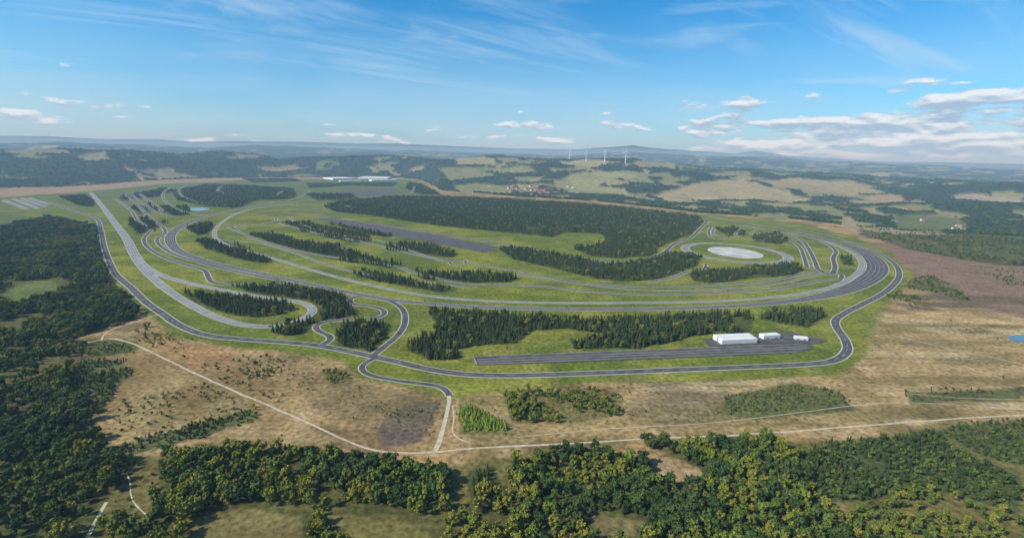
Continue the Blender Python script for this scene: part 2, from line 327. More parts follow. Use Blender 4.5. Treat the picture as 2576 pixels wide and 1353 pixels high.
FG=[
([(-300,560),(0,575),(120,545),(240,570),(255,640),(290,715),(345,785),(330,805),(200,850),(215,900),(165,950),(230,1020),(240,1100),(320,1165),(280,1230),(205,1353),(205,1420),(-300,1420)],5.6,(4.5,12.5),'leftwood',.80),
([(170,935),(215,905),(310,905),(335,930),(300,965),(240,1040),(175,985)],4,(3,5),'plant',.9),
([(215,850),(340,860),(350,885),(250,900),(215,880)],5,(3,5),'plant',.6),
([(260,1130),(450,1082),(630,1028),(655,1055),(450,1112),(300,1155)],4,(2.5,5),'plant',.75),
([(400,1160),(560,1135),(760,1122),(900,1158),(1010,1185),(1140,1185),(1160,1240),(1270,1250),(1280,1170),(1400,1128),(1560,1140),(1640,1185),(1730,1220),(1760,1300),(1900,1420),(520,1420),(400,1290)],4.9,(4.5,12.5),'fore',.88),
([(1610,1115),(1750,1098),(1950,1102),(1990,1150),(2060,1250),(2150,1420),(1880,1420),(1740,1290),(1750,1210),(1690,1150)],4.6,(5,10.5),'fore',.93),
([(1980,1150),(2150,1110),(2350,1078),(2400,1130),(2576,1200),(2576,1300),(2300,1220),(2200,1260),(2090,1270),(2000,1220)],3.8,(4,7),'plant',.95),
([(2200,1262),(2300,1222),(2576,1300),(2800,1350),(2800,1420),(2150,1420),(2080,1290)],4.6,(4,8),'foreY',.85),
([(2335,1085),(2450,1063),(2576,1052),(2750,1050),(2750,1210),(2576,1175),(2460,1140),(2400,1105)],3.9,(3,5),'plant',.92),
([(1172,1185),(1240,1172),(1268,1235),(1240,1252),(1175,1248)],3.2,(5,7),'dplant',.97),
([(1155,1015),(1200,1035),(1280,1078),(1270,1085),(1155,1092)],2.8,(3.5,5.5),'bright',.97),
([(1270,1000),(1380,992),(1530,970),(1572,1010),(1530,1050),(1420,1068),(1290,1058)],5.,(5.5,9.5),'foreY',.62),
([(1830,995),(2000,963),(2100,985),(2155,1030),(1900,1055),(1815,1040)],3.6,(1.6,3.2),'plant',.85),
([(1480,1108),(1640,1098),(1880,1086),(1880,1092),(1640,1106),(1480,1116)],5,(3,5),'shrub',.8),
([(1230,1125),(1440,1112),(1440,1118),(1230,1132)],5,(3,5),'shrub',.8),
([(560,900),(700,900),(720,940),(620,950)],6,(2,3.5),'shrub',.5),
([(800,930),(880,925),(890,965),(830,975)],4,(3,6),'foreY',.6),
([(900,1020),(1080,1000),(1100,1020),(1000,1050)],5,(1,2.5),'shrub',.5),
([(280,880),(720,900),(740,1000),(600,1080),(300,1100)],8,(1.5,4.5),'shrub',.45),
([(700,880),(1100,990),(1090,1100),(860,1060),(750,990)],7,(1.,2.6),'shrub',.35),
([(1180,1010),(2500,1040),(2500,1050),(1180,1105)],9,(1.2,3),'shrub',.35),
([(1150,990),(2150,945),(2300,1000),(1800,1060),(1200,1080)],11,(1.,2.6),'shrub',.35),
([(2200,800),(2576,820),(2576,1000),(2200,980)],14,(1,2.5),'shrub',.3),
([(2220,750),(2330,690),(2400,720),(2440,760),(2400,775),(2290,770)],6,(3,6),'shrub',.55),
([(2150,560),(2576,600),(2800,640),(2800,690),(2500,665),(2300,630),(2160,590)],11,(4,9),'leftwood',.42),
([(2400,640),(2576,680),(2576,720),(2440,700)],9,(3,6),'shrub',.35),
([(2280,985),(2576,975),(2576,1010),(2290,1015)],5,(2,4),'plant',.5),
([(230,1290),(600,1300),(1300,1350),(1300,1420),(230,1420)],6,(5,10),'fore',.7),
([(270,1160),(330,1150),(320,1210),(285,1220)],5,(5,8),'fore',.8),
([(240,640),(300,760),(420,860),(380,880),(300,800),(230,700)],7,(3,7),'shrub',.45),
([(400,790),(480,840),(460,900),(380,850)],7,(2,4),'shrub',.4),
([(350,1000),(640,950),(640,1020),(380,1080)],7,(2,5),'shrub',.5),
([(260,1170),(700,1100),(900,1130),(400,1170),(400,1300),(250,1310)],8,(1.5,4),'shrub',.5),
]
FTw=[(flat(p),s) for p,s in FT]; FGw=[(flat(p),s,h,k,kp) for p,s,h,k,kp in FG]
GREEN=flat([(-200,500),(0,500),(100,490),(230,482),(400,464),(640,452),(850,450),(1020,451),(1060,460),(1100,490),(1300,500),(1760,540),(2000,560),(2150,596),(2250,640),(2292,690),(2282,720),(2195,790),(2170,850),(2170,900),(2120,940),(1900,952),(1500,963),(1200,985),(1140,1000),(1100,985),(900,950),(860,905),(600,875),(450,850),(380,805),(315,760),(272,690),(245,600),(215,560),(100,545),(0,535),(-200,520)])
FIELDS=[([(1140,468),(1220,464),(1290,472),(1290,488),(1160,490)],(.20,.20,.08)),
([(1390,460),(1440,437),(1500,432),(1590,438),(1640,432),(1620,446),(1560,452),(1505,470),(1570,478),(1590,494),(1440,490)],(.25,.24,.10)),
([(1640,496),(1760,462),(1870,450),(1925,470),(2040,502),(1980,514),(1830,503),(1690,510)],(.32,.26,.13)),
([(1900,456),(2000,450),(2180,466),(2235,490),(2050,482),(1960,472)],(.30,.24,.12)),
([(2180,496),(2260,492),(2335,516),(2200,514)],(.29,.21,.12)),
([(1110,402),(1220,396),(1250,414),(1150,416)],(.26,.23,.11)),
([(1240,425),(1330,420),(1350,436),(1260,438)],(.2,.2,.08)),
([(1400,408),(1520,405),(1530,415),(1420,416)],(.30,.25,.13)),
([(1590,412),(1680,408),(1700,422),(1610,424)],(.28,.24,.12)),
([(190,393),(262,384),(275,404),(215,408)],(.24,.23,.11)),
([(10,384),(120,376),(150,384),(60,394)],(.17,.18,.08)),
([(350,430),(430,424),(440,434),(370,440)],(.24,.22,.11)),
([(640,423),(740,418),(770,428),(680,433)],(.24,.19,.1)),
([(560,396),(650,392),(660,398),(580,402)],(.24,.2,.12)),
([(2000,524),(2080,520),(2110,534),(2020,536)],(.2,.2,.08)),
([(2400,494),(2440,488),(2560,500),(2576,512),(2480,510),(2400,504)],(.32,.25,.17)),
([(1860,540),(1960,538),(2030,548),(1960,556)],(.2,.2,.09)),
([(2240,545),(2380,545),(2440,570),(2350,585),(2250,570)],(.12,.14,.045)),
([(1290,448),(1370,446),(1360,456),(1300,458)],(.2,.21,.09)),
([(1100,428),(1200,424),(1210,440),(1120,444)],(.19,.18,.08)),
([(1790,436),(1880,432),(1890,442),(1800,446)],(.2,.18,.1)),
([(1600,440),(1680,436),(1690,446),(1610,450)],(.19,.19,.08)),
([(1380,425),(1480,420),(1470,428),(1390,434)],(.22,.2,.09)),
([(2100,560),(2250,575),(2400,592),(2260,590),(2120,574)],(.30,.235,.14)),
]
FW=[(hit(p),c) for p,c in FIELDS]
def wildfield(x,y,az):
    rt=sm(-.15,.05,az)
    return sm(.56,.585,fbm(x/300,y/300,3,61)+rt*.055-(1-rt)*.03)*sm(.42,.46,vn(x/110,y/110,63)+.02)
# ------------------------------------------------------------------ ground sheet
azd=np.radians(np.linspace(-56,56,1050)); azl=np.radians(np.linspace(56,304,60))[1:-1]
AZ=np.concatenate([azd,azl]); nA=len(AZ)
rr=np.concatenate([[0.5,60],np.exp(np.linspace(math.log(120),math.log(62000),860))]); nR=len(rr)
Rg,Ag=np.meshgrid(rr,AZ,indexing='ij'); X=(Rg*np.sin(Ag)).ravel(); Y=(Rg*np.cos(Ag)).ravel()
AA=np.arctan2(X,Y)
Z=height(X,Y); Rv=np.hypot(X,Y); re=np.interp(AA,AZE,RE)
def lerp(a,b,t): return a*(1-t[:,None])+np.array(b)*t[:,None]
n1=fbm(X/90,Y/90,5,21); n2=fbm(X/300,Y/300,4,31); n3=fbm(X/25,Y/25,3,41)
nst=fbm(X/140,Y/22,4,87)
col=np.zeros((len(X),3))+np.array((.33,.225,.10))
col=lerp(col,(.16,.135,.045),sm(.50,.60,n1)*.7)
col=lerp(col,(.42,.31,.17),sm(.55,.75,n3)*.6)
col=lerp(col,(.14,.095,.05),sm(.55,.66,fbm(X/60,Y/60,4,81))*.65)
def paint(P,c,soft,amp,nz=None,op=1):
    global col
    x0,y0=P.min(0);x1,y1=P.max(0); mgn=80+.03*max(abs(y1),1)
    i=np.where((X>x0-mgn)&(X<x1+mgn)&(Y>y0-mgn)&(Y<y1+mgn))[0]
    if len(i)==0: return None
    d=sdist(X[i],Y[i],P)+(n3[i]-.5)*amp*Rv[i]/1000+(n1[i]-.5)*amp*1.5*Rv[i]/1000
    s=soft*Rv[i]/1000; a=sm(0,1,(d+s)/(2*s))*op
    if nz is not None: a=a*nz[i]
    col[i]=col[i]*(1-a[:,None])+np.array(c)*a[:,None]
    return i,a
paint(flat([(2110,600),(2300,615),(2600,660),(2900,710),(2900,840),(2576,810),(2350,760),(2280,710),(2200,650)]),(.22,.145,.10),20,60)
paint(flat([(2150,770),(2330,775),(2620,800),(2900,900),(2900,1030),(2200,1000),(2160,900)]),(.42,.29,.135),25,60,op=.8)
paint(flat([(2160,555),(2576,590),(2900,620),(2900,670),(2500,650),(2250,610)]),(.10,.12,.04),15,60,sm(.35,.6,n1))
paint(flat([(2150,590),(2300,600),(2576,640),(2576,655),(2300,625)]),(.3,.24,.14),6,20,sm(.3,.5,n1))
paint(flat([(2250,700),(2600,760),(2900,820),(2900,900),(2300,800)]),(.14,.11,.07),15,60,sm(.5,.62,nst))
paint(flat([(700,905),(860,930),(900,960),(1100,1010),(1080,1110),(950,1120),(880,1070),(740,1000)]),(.22,.155,.08),15,40,op=.8)
paint(flat([(1000,1020),(1100,1010),(1080,1120),(960,1130),(940,1080)]),(.13,.10,.075),10,30)
paint(flat([(1150,1000),(2150,940),(2300,1010),(2000,1070),(1500,1095),(1160,1110)]),(.38,.265,.12),20,40,sm(.2,.5,n1))
paint(flat([(1560,960),(1800,950),(1830,1040),(1650,1070),(1580,1040)]),(.22,.16,.095),15,50,sm(.3,.55,n1))
paint(flat([(2120,940),(2280,900),(2576,930),(2576,990),(2250,1000)]),(.38,.265,.13),20,50)
paint(flat([(250,880),(560,900),(720,960),(640,1080),(250,1150),(180,1000)]),(.26,.17,.075),15,40,sm(.3,.6,n2+.1))
paint(flat([(380,850),(560,880),(640,920),(520,930),(420,900)]),(.34,.20,.09),15,40)
paint(flat([(420,920),(620,1020),(860,1110),(560,1130),(260,1160),(260,1100)]),(.33,.24,.11),15,50,sm(.35,.55,n1))
paint(flat([(2150,770),(2620,800),(2900,900),(2900,1030),(1150,1110),(1150,1000),(2120,945)]),(.20,.155,.065),15,60,sm(.5,.6,nst),.7)
paint(flat([(2150,770),(2620,800),(2900,900),(2900,1030),(1150,1110),(1150,1000),(2120,945)]),(.5,.385,.22),15,60,sm(.58,.66,fbm(X/120,Y/18,4,91)),.6)
paint(flat([(-400,1120),(400,1150),(1140,1165),(1620,1140),(2000,1110),(2900,1080),(2900,1500),(-400,1500)]),(.15,.13,.045),10,30,sm(.2,.5,n1+.1))
paint(flat([(-100,478),(0,477),(400,455),(700,445),(850,441),(1010,445),(850,450),(640,452),(400,467),(230,484),(0,494),(-100,496)]),(.30,.215,.135),6,6)
paint(flat([(0,505),(110,540),(215,560),(60,600),(-200,600),(-200,520)]),(.11,.13,.05),10,20)
paint(flat([(0,735),(150,700),(220,760),(120,800),(0,790)]),(.10,.15,.035),10,30)
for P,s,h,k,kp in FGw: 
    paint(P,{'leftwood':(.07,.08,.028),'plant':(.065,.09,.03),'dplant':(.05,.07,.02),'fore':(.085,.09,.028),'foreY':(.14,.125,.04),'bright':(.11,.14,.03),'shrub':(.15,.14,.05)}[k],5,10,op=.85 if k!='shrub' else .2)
for j,c_ in enumerate(CLEAR): paint(flat(c_),[(.36,.26,.14),(.19,.16,.06),(.17,.15,.05),(.13,.16,.05),(.17,.15,.05),(.19,.16,.07)][j],8,20,op=.9)
g=paint(GREEN,(.125,.155,.028),9,18)
i,a=g; 
v=sm(.35,.7,n1[i]); c=np.array((.118,.15,.024))*(1-v[:,None])+np.array((.205,.212,.034))*v[:,None]
v2=sm(.52,.8,n3[i])*.4; c=c*(1-v2[:,None])+np.array((.26,.235,.075))*v2[:,None]
v3=sm(.55,.68,fbm(X[i]/70,Y[i]/70,4,123))*.45; c=c*(1-v3[:,None])+np.array((.085,.115,.028))*v3[:,None]
far=sm(1500,3500,Rv[i]); c=c*(1-far[:,None])+np.array((.115,.145,.045))*far[:,None]
base=col[i]; col[i]=np.where(a[:,None]>0.02, base*(1-a[:,None])+c*a[:,None], base)
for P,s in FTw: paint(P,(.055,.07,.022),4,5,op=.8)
b=sm(0,120,Rv-re)
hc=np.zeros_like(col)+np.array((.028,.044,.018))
fm_=wildfield(X,Y,AA)
hues=vn(X/400,Y/400,64)[:,None]
fc=np.array((.11,.14,.045))*(1-hues)+np.array((.30,.25,.12))*hues
fa=fm_*(1-.5*sm(12000,25000,Rv))
hc=hc*(1-fa[:,None])+fc*fa[:,None]
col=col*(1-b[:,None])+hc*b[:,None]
fmask=1-fm_
for P,c in FW:
    q=paint(P,c,4,6)
    if q is not None: fmask[q[0]]=np.minimum(fmask[q[0]],1-q[1])
fst=b*fmask
ne=fbm(X/35,Y/35,2,71)
Z=Z+fst*(6+12*ne)*sm(2500,3200,Rv)
col*= (1+fst*(ne-.5)*.9)[:,None]
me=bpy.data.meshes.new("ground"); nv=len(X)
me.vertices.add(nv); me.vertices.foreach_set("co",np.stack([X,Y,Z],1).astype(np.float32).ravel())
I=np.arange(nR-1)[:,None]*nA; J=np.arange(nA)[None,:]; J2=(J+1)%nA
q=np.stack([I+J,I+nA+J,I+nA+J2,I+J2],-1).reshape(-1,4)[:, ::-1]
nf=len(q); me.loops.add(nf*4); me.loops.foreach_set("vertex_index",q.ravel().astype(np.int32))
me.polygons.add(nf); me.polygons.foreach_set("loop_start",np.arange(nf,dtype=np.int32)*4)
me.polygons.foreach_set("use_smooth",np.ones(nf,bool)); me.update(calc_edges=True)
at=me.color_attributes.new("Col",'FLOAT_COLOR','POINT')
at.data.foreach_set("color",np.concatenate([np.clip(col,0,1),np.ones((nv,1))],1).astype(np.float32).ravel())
m,nt,bs=newmat("ground_cover"); nt.nodes.remove(bs); bs=nt.nodes.new("ShaderNodeBsdfDiffuse"); nt.links.new(bs.outputs[0],nt.nodes["Material Output"].inputs["Surface"])
L=nt.links.new; N=nt.nodes.new
vc=N("ShaderNodeVertexColor"); vc.layer_name="Col"; tc=N("ShaderNodeTexCoord")
def nz(scale,lo,hi,det=4):
    n=N("ShaderNodeTexNoise"); n.inputs["Scale"].default_value=scale; n.inputs["Detail"].default_value=det; L(tc.outputs["Object"],n.inputs["Vector"])
    r=N("ShaderNodeMapRange"); r.inputs["From Min"].default_value=.3; r.inputs["From Max"].default_value=.7; r.inputs["To Min"].default_value=lo; r.inputs["To Max"].default_value=hi
    L(n.outputs["Fac"],r.inputs["Value"]); return n,r
na,ra=nz(.22,.55,1.45,3); nb,rb=nz(.03,.78,1.22,3)
s1=N("ShaderNodeVectorMath"); s1.operation='SCALE'; s2=N("ShaderNodeVectorMath"); s2.operation='SCALE'
L(vc.outputs["Color"],s1.inputs[0]); L(ra.outputs[0],s1.inputs["Scale"]); L(s1.outputs[0],s2.inputs[0]); L(rb.outputs[0],s2.inputs["Scale"]); L(s2.outputs[0],bs.inputs["Color"])
bp=N("ShaderNodeBump"); bp.inputs["Strength"].default_value=.6; bp.inputs["Distance"].default_value=1.2; L(na.outputs["Fac"],bp.inputs["Height"]); L(bp.outputs[0],bs.inputs["Normal"])
me.materials.append(m); go=bpy.data.objects.new("ground",me); S.collection.objects.link(go)
if me.polygons[nf//2].normal.z<0: me.flip_normals()
# ------------------------------------------------------------------ tree prototypes (height 1)
lib=bpy.data.collections.new("tree_library")
def proto(name,V,Fc,mats,fm):
    me=bpy.data.meshes.new(name); me.from_pydata([tuple(map(float,v)) for v in V],[],Fc)
    for m in mats: me.materials.append(m)
    me.polygons.foreach_set("material_index",np.array(fm,dtype=np.int32)); me.update()
    o=bpy.data.objects.new(name,me); lib.objects.link(o)
def tube(V,Fc,fm,a,b,ra,rb,n=5):
    a=Vector(a);b=Vector(b); d=(b-a).normalized(); x=d.orthogonal().normalized(); y=d.cross(x); s=len(V)
    for p,r in((a,ra),(b,rb)):
        for k in range(n):
            t=2*math.pi*k/n; V.append(p+x*r*math.cos(t)+y*r*math.sin(t))
    for k in range(n): Fc.append((s+k,s+(k+1)%n,s+n+(k+1)%n,s+n+k)); fm.append(0)
def conifer(name,mat,wid,tiers=9):
    V=[];Fc=[];fm=[]; tube(V,Fc,fm,(0,0,0),(0,0,.95),.022,.004)
    for t in range(tiers):
        u=t/(tiers-1); z=.14+.8*u; r=wid*(1-u)**.85+.02; n=11
        top=len(V); V.append(Vector((0,0,min(1,z+.16-.06*u)))); a0=random.random()*6
        ring=[]
        for k in range(n):
            rr_=r*(random.uniform(.8,1.15) if k%2==0 else random.uniform(.45,.65)); a=a0+2*math.pi*k/n+random.uniform(-.1,.1)
            V.append(Vector((rr_*math.cos(a),rr_*math.sin(a),z-random.uniform(0,.05)))); ring.append(len(V)-1)
        for k in range(n): Fc.append((top,ring[k],ring[(k+1)%n])); fm.append(1)
    proto(name,V,Fc,[BARK,mat],fm)
def decid(name,mat,wid,zc,nl,leaf,trunk=.3):
    V=[];Fc=[];fm=[]; tube(V,Fc,fm,(0,0,0),(0,0,.55),.025,.012)
    lumps=[]
    for i in range(nl):
        a=random.random()*6.28; rad=random.uniform(.2,.8)*wid if i else 0; z=zc+random.uniform(-.24,.25)*(1 if i else 0)
        s=random.uniform(.36,.56)*wid; c=Vector((rad*math.cos(a),rad*math.sin(a),z)); lumps.append((c,s))
        tube(V,Fc,fm,(0,0,random.uniform(.25,.45)),c,.012,.004,4)
        bm=bmesh.new(); bmesh.ops.create_icosphere(bm,subdivisions=2,radius=s*.8); b0=len(V)
        for v in bm.verts: 
            k=random.uniform(.68,1.15); V.append(c+Vector((v.co.x*k,v.co.y*k,v.co.z*k*1.05)))
        for f in bm.faces: Fc.append(tuple(b0+v.index for v in f.verts)); fm.append(1)
        bm.free()
    for i in range(leaf):
        c,s=random.choice(lumps); d=Vector((random.gauss(0,1),random.gauss(0,1),random.gauss(.25,1))).normalized()
        p=c+d*s*random.uniform(.8,1.25); q=random.uniform(.025,.05)
        x=Vector((random.gauss(0,1),random.gauss(0,1),random.gauss(0,1))).normalized(); y=x.orthogonal().normalized()
        b0=len(V); V+= [p-x*q-y*q*.7,p+x*q-y*q*.7,p+x*q*.8+y*q,p-x*q*.6+y*q]; Fc.append((b0,b0+1,b0+2,b0+3)); fm.append(1)
    proto(name,V,Fc,[BARK,mat],fm)
LC=leafmat("conifer_needles",[(.03,.052,.018),(.045,.07,.022),(.075,.085,.03),(.04,.065,.024)])
LG=leafmat("green_leaves",[(.075,.12,.024),(.105,.15,.028),(.145,.175,.033)])
LY=leafmat("yellow_green_leaves",[(.14,.175,.028),(.195,.205,.03),(.25,.225,.038)])
LD=leafmat("dark_leaves",[(.036,.066,.02),(.055,.088,.023),(.08,.112,.03)])
LB=leafmat("bright_needles",[(.16,.23,.035),(.22,.28,.04)])
conifer("conifer_tree_a",LC,.21,9); conifer("conifer_tree_b",LC,.25,8); conifer("conifer_tree_c",LC,.18,10)
conifer("conifer_tree_d",LB,.26,8)
decid("deciduous_tree_a",LG,.31,.62,9,220)
decid("deciduous_tree_b",LY,.26,.60,9,220)
decid("deciduous_tree_c",LD,.34,.60,10,220)
decid("deciduous_tree_d",LG,.22,.60,9,200)
decid("shrub_a",LG,.5,.45,6,120)
decid("shrub_b",LD,.55,.42,6,120)
KIND={'conifer':([0,1,2,6,5],[.36,.31,.24,.05,.04]),'leftwood':([6,4,7,5,0],[.36,.28,.17,.07,.12]),'plant':([0,1,9,8,6],[.28,.2,.15,.27,.1]),'dplant':([0,1,2],[.4,.3,.3]),
 'fore':([4,5,6,7,1],[.29,.14,.22,.27,.08]),'foreY':([4,5,7,8],[.28,.38,.22,.12]),'bright':([3],[1.]),'shrub':([8,9,4,6,5],[.35,.25,.15,.15,.10])}
def instancer(name,P):
    me=bpy.data.meshes.new(name); n=len(P); me.vertices.add(n); me.vertices.foreach_set("co",P[:,:3].astype(np.float32).ravel())
    for nm,c in(("tscale",3),("trot",4)):
        a=me.attributes.new(nm,'FLOAT','POINT'); a.data.foreach_set("value",P[:,c].astype(np.float32))
    a=me.attributes.new("tkind",'INT','POINT'); a.data.foreach_set("value",P[:,5].astype(np.int32)); me.update()
    o=bpy.data.objects.new(name,me); S.collection.objects.link(o); mod=o.modifiers.new("scatter",'NODES'); mod.node_group=NG; return o
NG=bpy.data.node_groups.new("tree_scatter",'GeometryNodeTree')
NG.interface.new_socket("Geometry",in_out='INPUT',socket_type='NodeSocketGeometry'); NG.interface.new_socket("Geometry",in_out='OUTPUT',socket_type='NodeSocketGeometry')
gi=NG.nodes.new("NodeGroupInput"); gout=NG.nodes.new("NodeGroupOutput"); ci=NG.nodes.new("GeometryNodeCollectionInfo"); ci.inputs["Collection"].default_value=lib
ci.inputs["Separate Children"].default_value=True; ci.inputs["Reset Children"].default_value=True
ip=NG.nodes.new("GeometryNodeInstanceOnPoints"); ip.inputs["Pick Instance"].default_value=True
def na_(nm,t):
    a=NG.nodes.new("GeometryNodeInputNamedAttribute"); a.data_type=t; a.inputs["Name"].default_value=nm
    return [o for o in a.outputs if o.name=="Attribute" and o.enabled][0]
cx=NG.nodes.new("ShaderNodeCombineXYZ"); er=NG.nodes.new("FunctionNodeEulerToRotation")
NL=NG.links.new; NL(gi.outputs[0],ip.inputs["Points"]); NL(ci.outputs[0],ip.inputs["Instance"]); NL(na_("tkind",'INT'),ip.inputs["Instance Index"])
NL(na_("trot",'FLOAT'),cx.inputs[2]); NL(cx.outputs[0],er.inputs[0]); NL(er.outputs[0],ip.inputs["Rotation"]); NL(na_("tscale",'FLOAT'),ip.inputs["Scale"]); NL(ip.outputs[0],gout.inputs[0])
def scatter(P,sp,h,kind,keep=1.,seed=0,edge=24):
    x0,y0=P.min(0);x1,y1=P.max(0)
    gx,gy=np.meshgrid(np.arange(x0-sp,x1+sp,sp),np.arange(y0-sp,y1+sp,sp)); gx=gx.ravel();gy=gy.ravel()
    gx=gx+rng.uniform(-.48,.48,len(gx))*sp; gy=gy+rng.uniform(-.48,.48,len(gy))*sp
    d=sdist(gx,gy,P)+(fbm(gx/40,gy/40,3,seed)-.5)*edge
    cs=26. if kind in('fore','leftwood','foreY') else 55.
    cl=fbm(gx/cs,gy/cs,3,seed+5)
    az=np.abs(np.arctan2(gx,gy))<math.radians(51)
    base=(d>0)&az&(np.hypot(gx,gy)>160)
    thr=np.quantile(cl[base],1-keep) if keep<1 and base.any() else -1
    ok=base&(cl+rng.uniform(-.06,.06,len(gx))>=thr)&~occupied(gx,gy)
    gx=gx[ok];gy=gy[ok];n=len(gx)
    hh=rng.uniform(h[0],h[1],n)*(.7+.7*fbm(gx/50,gy/50,2,77))
    ids,pr=KIND[kind]; k=rng.choice(ids,n,p=pr)
    if kind in('fore','leftwood'):
        q=fbm(gx/35,gy/35,2,99)+rng.uniform(-.05,.05,n); k=np.where((q>(.62 if kind=='fore' else .68))&(k>1),5,k); k=np.where((q<.38)&(k>1),6,k)
    hh=np.where(k>=8,hh*.75,hh)
    return np.stack([gx,gy,height(gx,gy)-.1,hh,rng.uniform(0,6.28,n),k],1)
T=[scatter(P,s,(7,12.5),'conifer',.93,3*i) for i,(P,s) in enumerate(FTw)]
for i,(P,s) in enumerate(FTw):
    if i in (5,6,7,8,9,12,13,14,15,16): T.append(scatter(P,9,(2,4),'shrub',.5,900+i,50))
instancer("conifer_forest",np.concatenate(T))
T2=[scatter(P,s,h,k,kp,50+i) for i,(P,s,h,k,kp) in enumerate(FGw)]
instancer("woodland",np.concatenate(T2))
n=190000; az=rng.uniform(math.radians(-50),math.radians(50),n); r=np.exp(rng.uniform(math.log(1500),math.log(7500),n))
x=r*np.sin(az);y=r*np.cos(az); rre=np.interp(az,AZE,RE); ok=(r>rre+30)
ok&=(wildfield(x,y,az)<.5)
for P,c in FW: ok&=sdist(x,y,P)<0
ok&=rng.random(n)<.35
x=x[ok];y=y[ok];r=r[ok];n=len(x)
instancer("hillside_forest",np.stack([x,y,height(x,y)+4*sm(2500,3200,r),rng.uniform(10,17,n)*(1+.4*sm(3500,7000,r)),rng.uniform(0,6.28,n),rng.choice([6,9,4,0],n,p=[.5,.27,.08,.15])],1))
# ------------------------------------------------------------------ wind turbines
TW=nmat("turbine_white",(.75,.75,.75),(.8,.8,.8),.05,.5,.3)
for k,(px,py,hpx,ra) in enumerate([(1433,404,24,.2),(1474,406,24,1.2),(1521,408,26,.7),(1573,414,28,.05)]):
    P=hit([(px,py)])[0]; z=float(height(np.array([P[0]]),np.array([P[1]]))[0]); hh=(hpx+1)*np.hypot(*P)/FPX
    e=empty("wind_turbine",(P[0],P[1],z),0); V=[];Fc=[];fm=[]; tube(V,Fc,fm,(0,0,0),(0,0,hh),hh*.04,hh*.026,12); mk("tower",V,Fc,[TW],fm,parent=e,smooth=True)
    boxo("nacelle",(-hh*.02,hh*.02,-hh*.05,hh*.07,hh,hh*1.04),TW,e,hh*.008)
    V=[];Fc=[];fm=[]; tube(V,Fc,fm,(0,-hh*.075,hh*1.02),(0,-hh*.04,hh*1.02),hh*.006,hh*.018,10); mk("hub",V,Fc,[TW],fm,parent=e)
    for b_ in range(3):
        a=ra+b_*2*math.pi/3; L_=hh*.48; dx,dz=math.sin(a),math.cos(a); px_,pz_=dz,-dx
        V=[]; 
        for s_,w_ in((.02,.018),(.15,.045),(.5,.032),(1,.012)):
            for sg in(-.35,.65):
                for t_ in(-.004,.004): V.append((dx*L_*s_+px_*w_*hh*sg,-hh*.06+t_*hh,hh*1.02+dz*L_*s_+pz_*w_*hh*sg))
        Fc=[]
        for s_ in range(3):
            o=s_*4
            for p,q_ in((0,1),(1,3),(3,2),(2,0)): Fc.append((o+p,o+q_,o+4+q_,o+4+p))
        mk("blade",V,Fc,[TW],parent=e)
# ------------------------------------------------------------------ houses
def house(px,py,w,d,h,rz):
    P=hit([(px,py)])[0]; z=float(height(P[:1],P[1:])[0])+3
    e=empty("house",(P[0],P[1],z),rz); boxo("walls",(-w/2,w/2,-d/2,d/2,-8,h),PLAST,e)
    rh=d*.45; V=[(-w/2-.5,-d/2-.6,h),(w/2+.5,-d/2-.6,h),(w/2+.5,d/2+.6,h),(-w/2-.5,d/2+.6,h),(-w/2-.5,0,h+rh),(w/2+.5,0,h+rh)]
    mk("roof",V,[(0,1,5,4),(2,3,4,5),(0,4,3),(1,2,5),(0,3,2,1)],[TILE],parent=e)
    for i in range(4):
        x=w*(i+.5)/4-w/2; boxo("window",(x-.7,x+.7,-d/2-.08,-d/2+.05,h*.35,h*.7),GLASS,e)
random.seed(3)
for i in range(38):
    px=random.gauss(1355,40); py=484+random.gauss(0,6)+(px-1350)*.03
    house(px,py,random.uniform(16,26),random.uniform(11,15),random.uniform(9,13),random.uniform(-.8,.8))
for px,py in [(1400,499),(1425,501),(1388,497),(2275,530),(2285,533),(2240,528),(2400,578),(2425,580),(2410,572),(2320,556),(2250,560),(1300,452),(1275,440),(1500,455),(2130,528),(1230,470)]:
    house(px,py,random.uniform(18,28),random.uniform(9,12),random.uniform(6,9),random.uniform(-.6,.6))
# ------------------------------------------------------------------ car
CARP=nmat("car_paint",(.03,.03,.035),(.04,.04,.045),1,.3,.5); TYRE=nmat("tyre",(.02,.02,.02),(.03,.03,.03),2)
def car(A,B):
    P=flat([A,B]); a,b_=P; e=empty("car",(a[0],a[1],.45),math.atan2(b_[1]-a[1],b_[0]-a[0]))
    boxo("body",(-2.3,2.3,-.9,.9,.3,.85),CARP,e,.15)
    V=[(-1.7,-.8,.84),(1.1,-.8,.84),(1.1,.8,.84),(-1.7,.8,.84),(-1.2,-.65,1.45),(.4,-.65,1.45),(.4,.65,1.45),(-1.2,.65,1.45)]
    mk("cabin",V,[(4,5,6,7),(0,1,5,4),(1,2,6,5),(2,3,7,6),(3,0,4,7)],[GLASS],parent=e)
    for x in(-1.4,1.4):
        for y in(-.85,.85):
            V=[];Fc=[];fm=[]; tube(V,Fc,fm,(x,y-.1,.33),(x,y+.1,.33),.33,.33,12); Fc+= [tuple(range(12)),tuple(range(12,24))]; fm+=[0,0]; mk("wheel",V,Fc,[TYRE],parent=e)
car((680,822),(700,821)); 
